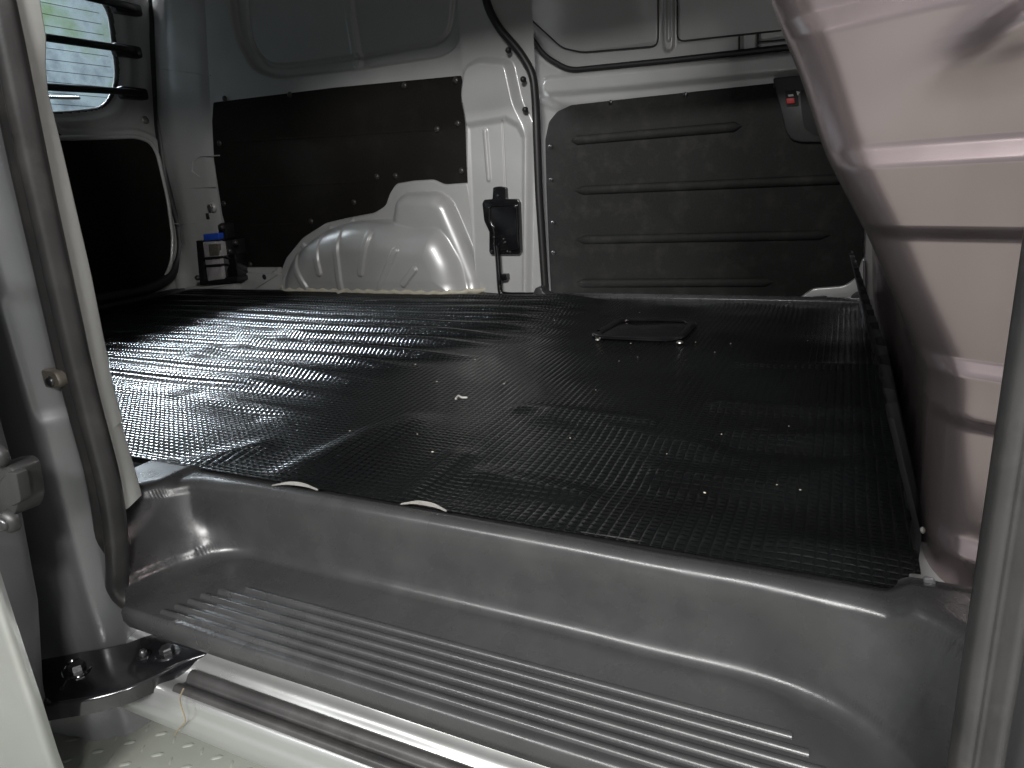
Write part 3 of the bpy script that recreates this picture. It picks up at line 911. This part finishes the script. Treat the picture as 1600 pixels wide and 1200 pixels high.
for q in ([(-0.9024, 0.8858), (-0.8803, 0.8157), (-0.7649, 0.7073), (-0.703, 0.6876), (-0.4854, 0.676), (-0.4854, 0.8494)], [(-0.4346, 0.8409), (-0.4333, 0.6802), (-0.1762, 0.6713), (-0.0536, 0.6673)], [(-0.2727, 0.6711), (-0.2715, 0.636)], [(-0.227, 0.6709), (-0.2255, 0.6347)], [(-0.2262, 0.6513), (-0.0521, 0.6456)]):
    tube('seam_line', [(a, 2.0205, b) for a, b in rounded(q, 0.02, 4, closed=False)], 0.0022, 'rubber_dark', fd, 6, up=(0, 1, 0))
out = [(-0.8267, -0.0709), (-0.8284, 0.0737), (-0.8273, 0.3091), (-0.8236, 0.4614), (-0.8087, 0.5106), (-0.7808, 0.5364), (-0.7361, 0.5496), (-0.5308, 0.5493), (-0.1717, 0.5475), (0.0671, 0.5453), (0.0445, 0.3436), (0.0589, 0.1041), (0.0496, 0.0507), (0.018, 0.025), (-0.0598, 0.0157), (-0.1033, -0.0167), (-0.1079, -0.0527)]
tbd = plate('door_board', rounded(out, 0.006, 3), 'y', 2.000, 2.03, 'felt_door', fd, 0.004)
# raised ribs with rounded ends
def rib(a, b, r):
    (x0, z0), (x1, z1) = a, b
    n, mseg = 24, 7
    bm = bmesh.new()
    rings = []
    for i in range(n + 1):
        u = i / n
        x = x0 + (x1 - x0) * u
        z = z0 + (z1 - z0) * u
        L_ = abs(x1 - x0)
        e = min(u, 1 - u) * L_
        s = math.sqrt(max(0.0, 1 - max(0, 1 - e / r) ** 2)) * 0.999 + 0.001
        rings.append([bm.verts.new((x, 1.9995 - 0.010 * s * math.sin(math.pi * k / mseg), z + r * s * math.cos(math.pi * k / mseg))) for k in range(mseg + 1)])
    for r0, r1 in zip(rings, rings[1:]):
        for k in range(mseg):
            bm.faces.new((r0[k], r0[k + 1], r1[k + 1], r1[k]))
    bmesh.ops.recalc_face_normals(bm, faces=bm.faces)
    obj('rib', bm, 'felt_door', tbd)
for q in ([(-0.7401, 0.451), (-0.2539, 0.4496)], [(-0.7375, 0.3086), (0.0305, 0.2998)], [(-0.7369, 0.1624), (-0.019, 0.1606)], [(-0.7419, 0.0281), (-0.155, 0.0352)]):
    rib(q[0], q[1], 0.013)
out = [(-0.741, 0.508), (-0.5306, 0.5092), (-0.2241, 0.5021), (-0.2071, 0.4724), (-0.1913, 0.3999), (-0.1624, 0.3577), (0.0837, 0.3486), (0.0859, 0.3226), (-0.1774, 0.3393), (-0.2063, 0.3769), (-0.223, 0.4738), (-0.5308, 0.489)]
for (a, b) in [(-0.6158, 0.5445), (-0.4052, 0.5428), (-0.8056, 0.4399), (-0.8082, 0.344), (-0.808, 0.2162), (-0.8103, 0.1239), (-0.6461, -0.0217), (-0.1758, 0.5387)]:
    disc('clip', (a, 1.9995, b), (0, -1, 0), 0.0065, 0.004, 'bolt_dark', tbd)
# raised field around the handle
out = [(-0.2302, 0.498), (-0.2117, 0.4333), (-0.1939, 0.3888), (-0.1638, 0.3546), (0.0843, 0.3409), (0.0692, 0.5191), (-0.1711, 0.5411), (-0.2089, 0.5191)]
# handle bezel
out = [(-0.1832, 0.5579), (-0.0456, 0.5569), (-0.0345, 0.3921), (-0.1094, 0.398), (-0.1312, 0.4059), (-0.1446, 0.4273), (-0.1704, 0.5142)]
hb = plate('handle_bezel', rounded(out, 0.008, 3), 'y', 1.985, 2.003, 'handle', fd, 0.003)
out = [(-0.1164, 0.5235), (-0.0432, 0.5215), (-0.0352, 0.4043), (-0.077, 0.4108), (-0.1022, 0.4313), (-0.1108, 0.4778)]
plate('pull_recess', rounded(out, 0.01, 3), 'y', 1.983, 1.987, 'cavity', hb, 0.001)
out = [(-0.1525, 0.5243), (-0.1224, 0.5241), (-0.1172, 0.4845), (-0.1459, 0.4858)]
plate('lock_slot', rounded(out, 0.003, 3), 'y', 1.9835, 1.987, 'cavity', hb, 0.001)
out = [(-0.1483, 0.5055), (-0.1286, 0.505), (-0.1265, 0.4928), (-0.1446, 0.493)]
plate('lock_tab', rounded(out, 0.002, 3), 'y', 1.979, 1.984, 'red', hb, 0.001)
out = [(-0.1442, 0.5142), (-0.1321, 0.5144), (-0.1304, 0.5097), (-0.1424, 0.5095)]
plate('lock_mark', out, 'y', 1.9825, 1.984, 'white_print', hb)
out = [(-0.125, 0.5211), (-0.1159, 0.5172), (-0.1214, 0.5103)]
plate('lock_mark', out, 'y', 1.9825, 1.984, 'white_print', hb)
# silver lower corner of the door frame left free by the board
out = [(-0.1073, -0.0221), (-0.0565, 0.0191), (0.0209, 0.0267), (0.0466, 0.0488), (0.0563, 0.0971), (0.0637, 0.0971), (0.075, -0.0461), (-0.1058, -0.0507)]
plate('frame_corner', rounded(out, 0.01, 3), 'y', 1.990, 2.03, 'paint_in', fd, 0.005)
out = [(-0.0731, -0.0205), (-0.0581, -0.0027), (-0.0237, 0.0013), (-0.002, -0.0192)]
plate('corner_recess', rounded(out, 0.005, 3), 'y', 1.986, 2.0, 'rubber_dark', fd, 0.002)
out = [(0.0364, -0.0185), (0.0379, 0.0021), (0.0522, 0.0142), (0.0708, 0.006), (0.0732, -0.0246)]
plate('corner_stop', rounded(out, 0.004, 3), 'y', 1.980, 2.0, 'rubber_dark', fd, 0.003)

# ------------------------------------------------------------------ near sliding door (slid open, front edge)
nd = thing('sliding_door', 'open near side sliding door, its grey front edge with latch beside the rear jamb', 'sliding door', (-0.9, 0.28, PZ))
zz = np.linspace(-0.24, 1.05, 120)
xi = np.interp(zz, [-0.24, -0.18, -0.124, -0.013, 0.132, 0.30, 0.6, 1.05], [-0.735, -0.722, -0.712, -0.672, -0.645, -0.640, -0.640, -0.66])
yo = np.interp(zz, [-0.24, -0.18, -0.1, 0.0, 0.2, 1.05], [0.286, 0.277, 0.268, 0.262, 0.256, 0.262])
xo = np.interp(zz, [-0.24, -0.18, -0.1, 0.0, 0.2, 1.05], [-0.708, -0.690, -0.668, -0.655, -0.640, -0.655])
A, B, Zd = [], [], []
for k, z in enumerate(zz):
    s = rounded([(-1.55, 0.312), (xi[k] - 0.01, 0.310), (xi[k], 0.300), (xo[k] + 0.006, yo[k] + 0.010)], 0.006, 4, closed=False)
    s = np.array(s)
    A.append(s[:, 0]); B.append(s[:, 1]); Zd.append(np.full(len(s), z))
grid('door_edge', np.array(A), np.array(B), np.array(Zd), 'edge_and_shaded_jamb', nd, flip=True)
A, B, Zd = [], [], []
for k, z in enumerate(zz):
    s = rounded([(xo[k] + 0.006, yo[k] + 0.0105), (xo[k] + 0.008, yo[k] + 0.004), (xo[k] + 0.004, yo[k] - 0.001), (xo[k] - 0.05, yo[k] - 0.004), (-1.56, yo[k] - 0.012)], 0.004, 4, closed=False)
    s = np.array(s)
    A.append(s[:, 0]); B.append(s[:, 1]); Zd.append(np.full(len(s), z))
grid('outer_skin', np.array(A), np.array(B), np.array(Zd), 'paint', nd, flip=True)
# latch
out = [(-0.6796, 0.1141), (-0.6233, 0.1498), (-0.5996, 0.154), (-0.5933, 0.1502), (-0.5988, 0.1204), (-0.6105, 0.1066), (-0.6283, 0.1), (-0.6958, 0.0827)]
la = plate('latch', rounded(out, 0.006, 4), 'y', 0.278, 0.30, 'handle', nd, 0.003)
out = [(-0.6022, 0.1479), (-0.5853, 0.1502), (-0.5907, 0.1232), (-0.6104, 0.1154)]
plate('latch_mouth', rounded(out, 0.004, 3), 'y', 0.2765, 0.285, 'cavity', la, 0.001)
for (a, b) in [(-0.6063, 0.162), (-0.6191, 0.1004)]:
    disc('latch_boss', (a, 0.279, b), (0.2, -1, 0), 0.0105, 0.008, 'handle', la)
    disc('latch_screw', (a + 0.001, 0.2715, b), (0.2, -1, 0), 0.006, 0.003, 'bolt_dark', la)
# roller arm under the step
AZ = -0.140
upper = [(-0.8062, 0.3355), (-0.775, 0.3601), (-0.7472, 0.38), (-0.7253, 0.3967), (-0.7141, 0.4219), (-0.6893, 0.4375), (-0.6243, 0.4371)]
lower = [(-0.6122, 0.4263), (-0.6311, 0.4032), (-0.637, 0.3791), (-0.6475, 0.3522), (-0.6695, 0.3278), (-0.6951, 0.3101), (-0.7249, 0.2889)]
out = rounded(upper + lower, 0.02, 4)
arm = plate('roller_arm', out, 'z', AZ, AZ - 0.019, 'gloss_black', nd, 0.004, 3)
for q, r, hx_ in (([(-0.7312, 0.3484)], 0.0085, True), ([(-0.6806, 0.3923)], 0.0045, False), ([(-0.658, 0.4055)], 0.0080, True)):
    c = q[0]
    disc('washer', (c[0], c[1], AZ - 0.0005), (0, 0, 1), r * 1.75, 0.003, 'gloss_black', arm, 20, dome=0.9)
    disc('bolt', (c[0], c[1], AZ + 0.002), (0, 0, 1), r, 0.007, 'bolt_dark', arm, 12, hexa=hx_)
pts = [(a, b, AZ + 0.0005) for a, b in [(-0.7475, 0.3612), (-0.7554, 0.3537), (-0.7493, 0.3426), (-0.7372, 0.3364)]]
tube('pressed_line', rounded(pts, 0.01, 4, closed=False), 0.0016, 'gloss_black', arm, 6)
pts = [(a, b, AZ + 0.0005) for a, b in [(-0.7277, 0.3326), (-0.7193, 0.3225)]]
tube('pressed_line', pts, 0.0016, 'gloss_black', arm, 6)

# ------------------------------------------------------------------ tailgate
tg = thing('tailgate', 'rear tailgate with glazed window, guard bars and dark lower panel', 'tailgate', (-2.5, 1.2, 0.0))
Yg, Zg = mesh2(0.45, 2.03, 420, 0.0, 1.21, 320)
Xg = np.full(Yg.shape, -2.47)
gw = rounded([(0.60, 0.655), (1.60, 0.660), (1.80, 0.690), (1.880, 0.80), (1.905, 1.04), (1.85, 1.12), (0.60, 1.12)], [0.1, 0.1, 0.06, 0.06, 0.04, 0.04, 0.1], 6)
tl = rounded([(0.6903, 0.1824), (1.3667, 0.0413), (1.5699, 0.0313), (1.7382, 0.0263), (1.8579, 0.0474), (1.9137, 0.1168), (1.9439, 0.2162), (1.9562, 0.3665), (1.9508, 0.5373), (1.9327, 0.5798), (1.8788, 0.5972), (1.6197, 0.5841), (1.583, 0.5895), (1.5368, 0.6371), (0.8078, 0.6049)], 0.02)
dg = sdf(Yg, Zg, gw)
Xg += 0.022 * ss(0.0, 0.045, dg) - 0.012 * ss(0.10, 0.06, dg) * ss(0.02, 0.05, dg)
dt_ = sdf(Yg, Zg, tl)
Xg += 0.010 * ss(0.022, 0.010, np.abs(dt_ - 0.012))
edge = ss(1.985, 2.03, Yg)
Xg += 0.012 * edge
r, c_ = Xg.shape
tgo = grid('inner_panel', Xg, Yg, Zg, 'paint_in', tg)
cy, cz = (Yg[:-1, :-1] + Yg[1:, 1:]) / 2, (Zg[:-1, :-1] + Zg[1:, 1:]) / 2
cut = np.flatnonzero((sdf(cy, cz, gw) < -0.004).ravel())
bm = bmesh.new()
bm.from_mesh(tgo.data)
bm.faces.ensure_lookup_table()
bmesh.ops.delete(bm, geom=[bm.faces[k] for k in cut], context='FACES')
bm.to_mesh(tgo.data)
bm.free()
plate('trim_board', tl, 'x', -2.436, -2.47, 'felt', tg, 0.003)
bead = [(1.4949, 0.5856), (1.607, 0.5843), (1.864, 0.5974), (1.9203, 0.5803), (1.9406, 0.5358), (1.946, 0.3661), (1.9339, 0.2167), (1.904, 0.118), (1.8478, 0.0465), (1.726, 0.0261), (1.5317, 0.0292), (1.3539, 0.0376)]
auto(obj('frame_bead', sweep(rounded([(-2.437, a, b) for a, b in bead], 0.03, closed=False), circ(0.009, 8, ry=0.008), up=(1, 0, 0)), 'paint_in', tg), 60)
gp = plate('window_glass', [(a, b) for a, b in gw], 'x', -2.494, -2.498, 'glass', tg)
pts = [(-2.486, a, b) for a, b in gw] + [(-2.486, *gw[0])]
auto(obj('glass_seal', sweep(pts, circ(0.013, 8), up=(1, 0, 0)), 'rubber_dark', tg), 60)
for k in range(11):
    z = 0.70 + 0.036 * k
    box('heater_line', (-2.4935, 0.66, z), (-2.4915, 1.86, z + 0.0016), 'clip', gp)
box('heater_line', (-2.4935, 1.58, 0.69), (-2.4915, 1.582, 1.09), 'clip', gp)
for q, h in (([(1.561, 0.8954), (1.8895, 0.8971)], 0.013), ([(1.507, 0.7406), (1.8795, 0.7504)], 0.012), ([(1.6381, 1.0512), (1.926, 1.0445)], 0.013)):
    (y0, z0), (y1, z1) = q
    zl = z0 + (z1 - z0) * (0.58 - y0) / (y1 - y0) * 0.15
    pts = [(-2.42, 0.58, z0), (-2.41, y0, z0), (-2.41, y1 - 0.03, z1), (-2.42, y1 + 0.01, z1), (-2.44, y1 + 0.05, z1)]
    gb = auto(obj('guard_bar', sweep(pts, circ(0.010, 10, ry=h), up=(0, 0, 1)), 'black', tg), 60)
    plate('bar_foot', rounded([(y1 - 0.045, z1 - 0.022), (y1 + 0.065, z1 - 0.02), (y1 + 0.065, z1 + 0.02), (y1 - 0.045, z1 + 0.022)], 0.012), 'x', -2.425, -2.45, 'black', gb, 0.004)
wp = [(-2.53, a, b) for a, b in [(1.3518, 0.7154), (1.5795, 0.7264), (1.6798, 0.7295), (1.7369, 0.7336)]]
tube('wiper', wp, 0.006, 'black', tg, 8)
pts = [(1.9263, 0.6598)]
disc('panel_bolt', (-2.452, *pts[0]), (1, 0, 0), 0.016, 0.008, 'steel', tg)

# ------------------------------------------------------------------ car jack in the rear corner
jk = thing('car_jack', 'small screw jack with blue cap strapped in a black bracket at the rear corner', 'jack', (-2.1, 1.9, 0.02))
JY = 1.86
def pbox(name, q, y0, y1, m, parent, bev=0.003):
    return plate(name, rounded(q, 0.004, 2), 'y', y0, y1, m, parent, bev)
pbox('bracket', [(-2.222, 0.2048), (-2.1808, 0.2039), (-2.2137, 0.0581), (-2.0413, 0.0683), (-2.0394, 0.049), (-2.2487, 0.033)], JY, 1.93, 'black', jk)
pbox('bracket_back', [(-2.2207, 0.193), (-2.0423, 0.2037), (-2.0589, 0.0555), (-2.2473, 0.0449)], 1.885, 1.93, 'black', jk)
body = pbox('body', [(-2.1763, 0.1996), (-2.0952, 0.2003), (-2.1048, 0.0592), (-2.1888, 0.0515)], 1.850, 1.90, 'jack_grey', jk, 0.004)
for q in ([(-2.1871, 0.1429), (-2.0914, 0.1467), (-2.0938, 0.1372), (-2.1863, 0.1332)], [(-2.1847, 0.1138), (-2.0954, 0.1181), (-2.0946, 0.1085), (-2.1839, 0.1041)]):
    pbox('strap', q, 1.845, 1.86, 'black', body, 0.001)
for q in ([(-2.1436, 0.1902), (-2.093, 0.1916), (-2.1007, 0.1492), (-2.1483, 0.1473)],):
    pbox('screw_block', q, 1.8465, 1.86, 'dirty_steel', body, 0.001)
pbox('blue_cap', [(-2.1685, 0.2279), (-2.0873, 0.2306), (-2.09, 0.2073), (-2.1722, 0.2019)], 1.852, 1.90, 'blue', jk, 0.004)
pbox('side_box', [(-2.1163, 0.1443), (-2.0376, 0.1529), (-2.0456, 0.0668), (-2.1219, 0.0569)], 1.865, 1.92, 'gloss_black', jk, 0.004)
pbox('lever', [(-2.1114, 0.2572), (-2.0925, 0.266), (-2.074, 0.2607), (-2.0772, 0.2092), (-2.0973, 0.1954), (-2.1136, 0.21)], 1.875, 1.92, 'black', jk, 0.004)
for (a, b) in [(-2.0711, 0.2507), (-2.251, 0.063), (-2.0538, 0.1637), (-2.0169, 0.1936)]:
    disc('knob', (a, 1.862, b), (0, -1, 0), 0.011, 0.012, 'clip', jk)
pbox('foot_tab', [(-2.357, 0.0205), (-2.1959, 0.0319), (-2.0845, 0.0376), (-2.093, 0.0028), (-2.3793, -0.0057)], 1.88, 1.92, 'paint_in', jk, 0.004)

# ------------------------------------------------------------------ bulkhead behind the cab
bk = thing('bulkhead', 'dented silver pressed steel bulkhead wing with horizontal folds beside the doorway', 'bulkhead', (0.09, 1.0, 0.0))
zz = np.unique(np.r_[np.linspace(-0.03, 1.22, 180), np.linspace(0.05, 0.55, 160)])
zf = np.linspace(-0.10, 1.30, 1401)
ef = np.interp(zf, [-0.05, 0.036, 0.17, 0.285, 0.355, 0.415, 0.475, 0.70, 1.22], [0.085, 0.074, 0.062, 0.010, -0.029, -0.050, -0.077, -0.145, -0.20])
ker = np.exp(-0.5 * (np.arange(-40, 41) / 14.0) ** 2)
ef = np.convolve(np.pad(ef, 40, mode='edge'), ker / ker.sum(), mode='valid')
e0 = np.interp(zz, zf, ef)
def fold(z0, w, a):
    return a * (ss(z0 - w, z0 - w * 0.25, zz) * ss(z0 + w, z0 + w * 0.25, zz))
def ledge(z, h):
    return np.clip((z + h / 2 - zz) / h, 0, 1)
steps = 0.0078 * ledge(0.350, 0.015) + 0.0066 * ledge(0.187, 0.013) - 0.008 * ledge(0.292, 0.011) + 0.007 * ledge(0.452, 0.016) - 0.006 * ledge(0.140, 0.012) + 0.008 * ledge(0.03, 0.010)
bend_y = 0.66
D = np.array([0.889, -0.458])
main = [(0.0, 2.03), (0.0, 1.2), (0.0, bend_y)]
path = rounded([(0.0, 2.03), (0.0, bend_y - 0.02), (0.0 + D[0] * 0.30, bend_y - 0.02 + D[1] * 0.30), (0.0 + D[0] * 0.45, bend_y - 0.02 + D[1] * 0.45)], [0, 0.036, 0, 0], 14, closed=False)
P2 = np.array(path)
seg = np.r_[0, np.cumsum(np.linalg.norm(np.diff(P2, axis=0), axis=1))]
us = np.unique(np.r_[np.linspace(0, seg[1] * 0.97, 60), np.linspace(seg[1] * 0.97, seg[-1], 150)])
px_, py_ = np.interp(us, seg, P2[:, 0]), np.interp(us, seg, P2[:, 1])
wing = ss(seg[1] + 0.005, seg[1] + 0.07, us)
Xb = px_[None, :] + e0[:, None] - 0.4 * steps[:, None] * (0.04 + 0.96 * wing[None, :]) + 0.012
Yb = py_[None, :] + np.zeros_like(Xb) - 0.95 * steps[:, None] * wing[None, :]
Zb = np.tile(zz[:, None], (1, len(us)))
s_ = us[None, :] - seg[1]
# dents and ripples of the wing
dent = 0.0022 * vnoise(s_ * 1.3 + 0 * Zb, Zb, 8, 41) * wing[None, :]
dent += 0.010 * np.exp(-(((s_ - 0.20) / 0.05) ** 2 + ((Zb - 0.425 - (s_ - 0.2) * 0.3) / 0.016) ** 2))
Xb -= dent * 0.5
Yb -= dent
grid('panel', Xb, Yb, Zb, 'paint_bulk', bk, flip=True)
# black pleated lower panel along the mat's edge
ys = np.linspace(0.64, 1.90, 400)
zz2 = np.linspace(-0.01, 0.13, 24)
Yp, Zp = np.meshgrid(ys, zz2)
ph = (Yp - 0.64) / 0.09
Xp = np.interp(Yp, [0.6, 0.9, 1.3, 1.9], [0.090, 0.092, 0.080, 0.063]) - 0.010 * ss(-0.3, 0.3, np.sin(2 * np.pi * ph)) - 0.32 * np.maximum(Zp - 0.02, 0) * 0.9
grid('lower_panel', Xp, Yp, Zp, 'lower_black', bk, flip=True)
for (a, b) in [(0.0857, 0.8454), (0.0869, 0.6688), (0.0811, 1.0274), (0.0778, 1.2189), (0.0725, 1.3703)]:
    disc('clip', (a + 0.004, b, 0.012), (-0.6, -0.6, 0.5), 0.0035, 0.005, 'backing', bk)
# silver foot bracket by the tray's corner
pbox_pts = [(0.0729, 0.5941), (0.0829, 0.5957), (0.0842, 0.5484), (0.0747, 0.5494)]
plate('foot_bracket', rounded(pbox_pts, 0.003), 'z', 0.008, 0.0, 'paint', bk, 0.001)
pl = [(0.0835, 0.5649), (0.1066, 0.5667), (0.1133, 0.524), (0.0899, 0.5316)]
out = [(0.0826, 0.0142), (0.0914, 0.0125), (0.0908, -0.0122), (0.0825, -0.003)]
plate('foot_web', rounded(out, 0.003), 'y', 0.58, 0.584, 'edge_and_shaded_jamb', bk, 0.001)

# ------------------------------------------------------------------ dry grass stem hanging over the sill
c = [(-0.5757, -0.1271), (-0.5853, -0.1406), (-0.5866, -0.1516), (-0.5839, -0.1622), (-0.5844, -0.1707), (-0.5929, -0.1803), (-0.6025, -0.1895), (-0.6064, -0.196)]
pts = rounded([(a, 0.362 - 0.002 * k / 8, b) for k, (a, b) in enumerate(c)], 0.01, 4, closed=False)
gs = tube('grass_stem', pts, 0.0008, 'wire', None, 6)
tag(gs, 'thin dry grass stem hanging over the silver door sill', 'grass stem')
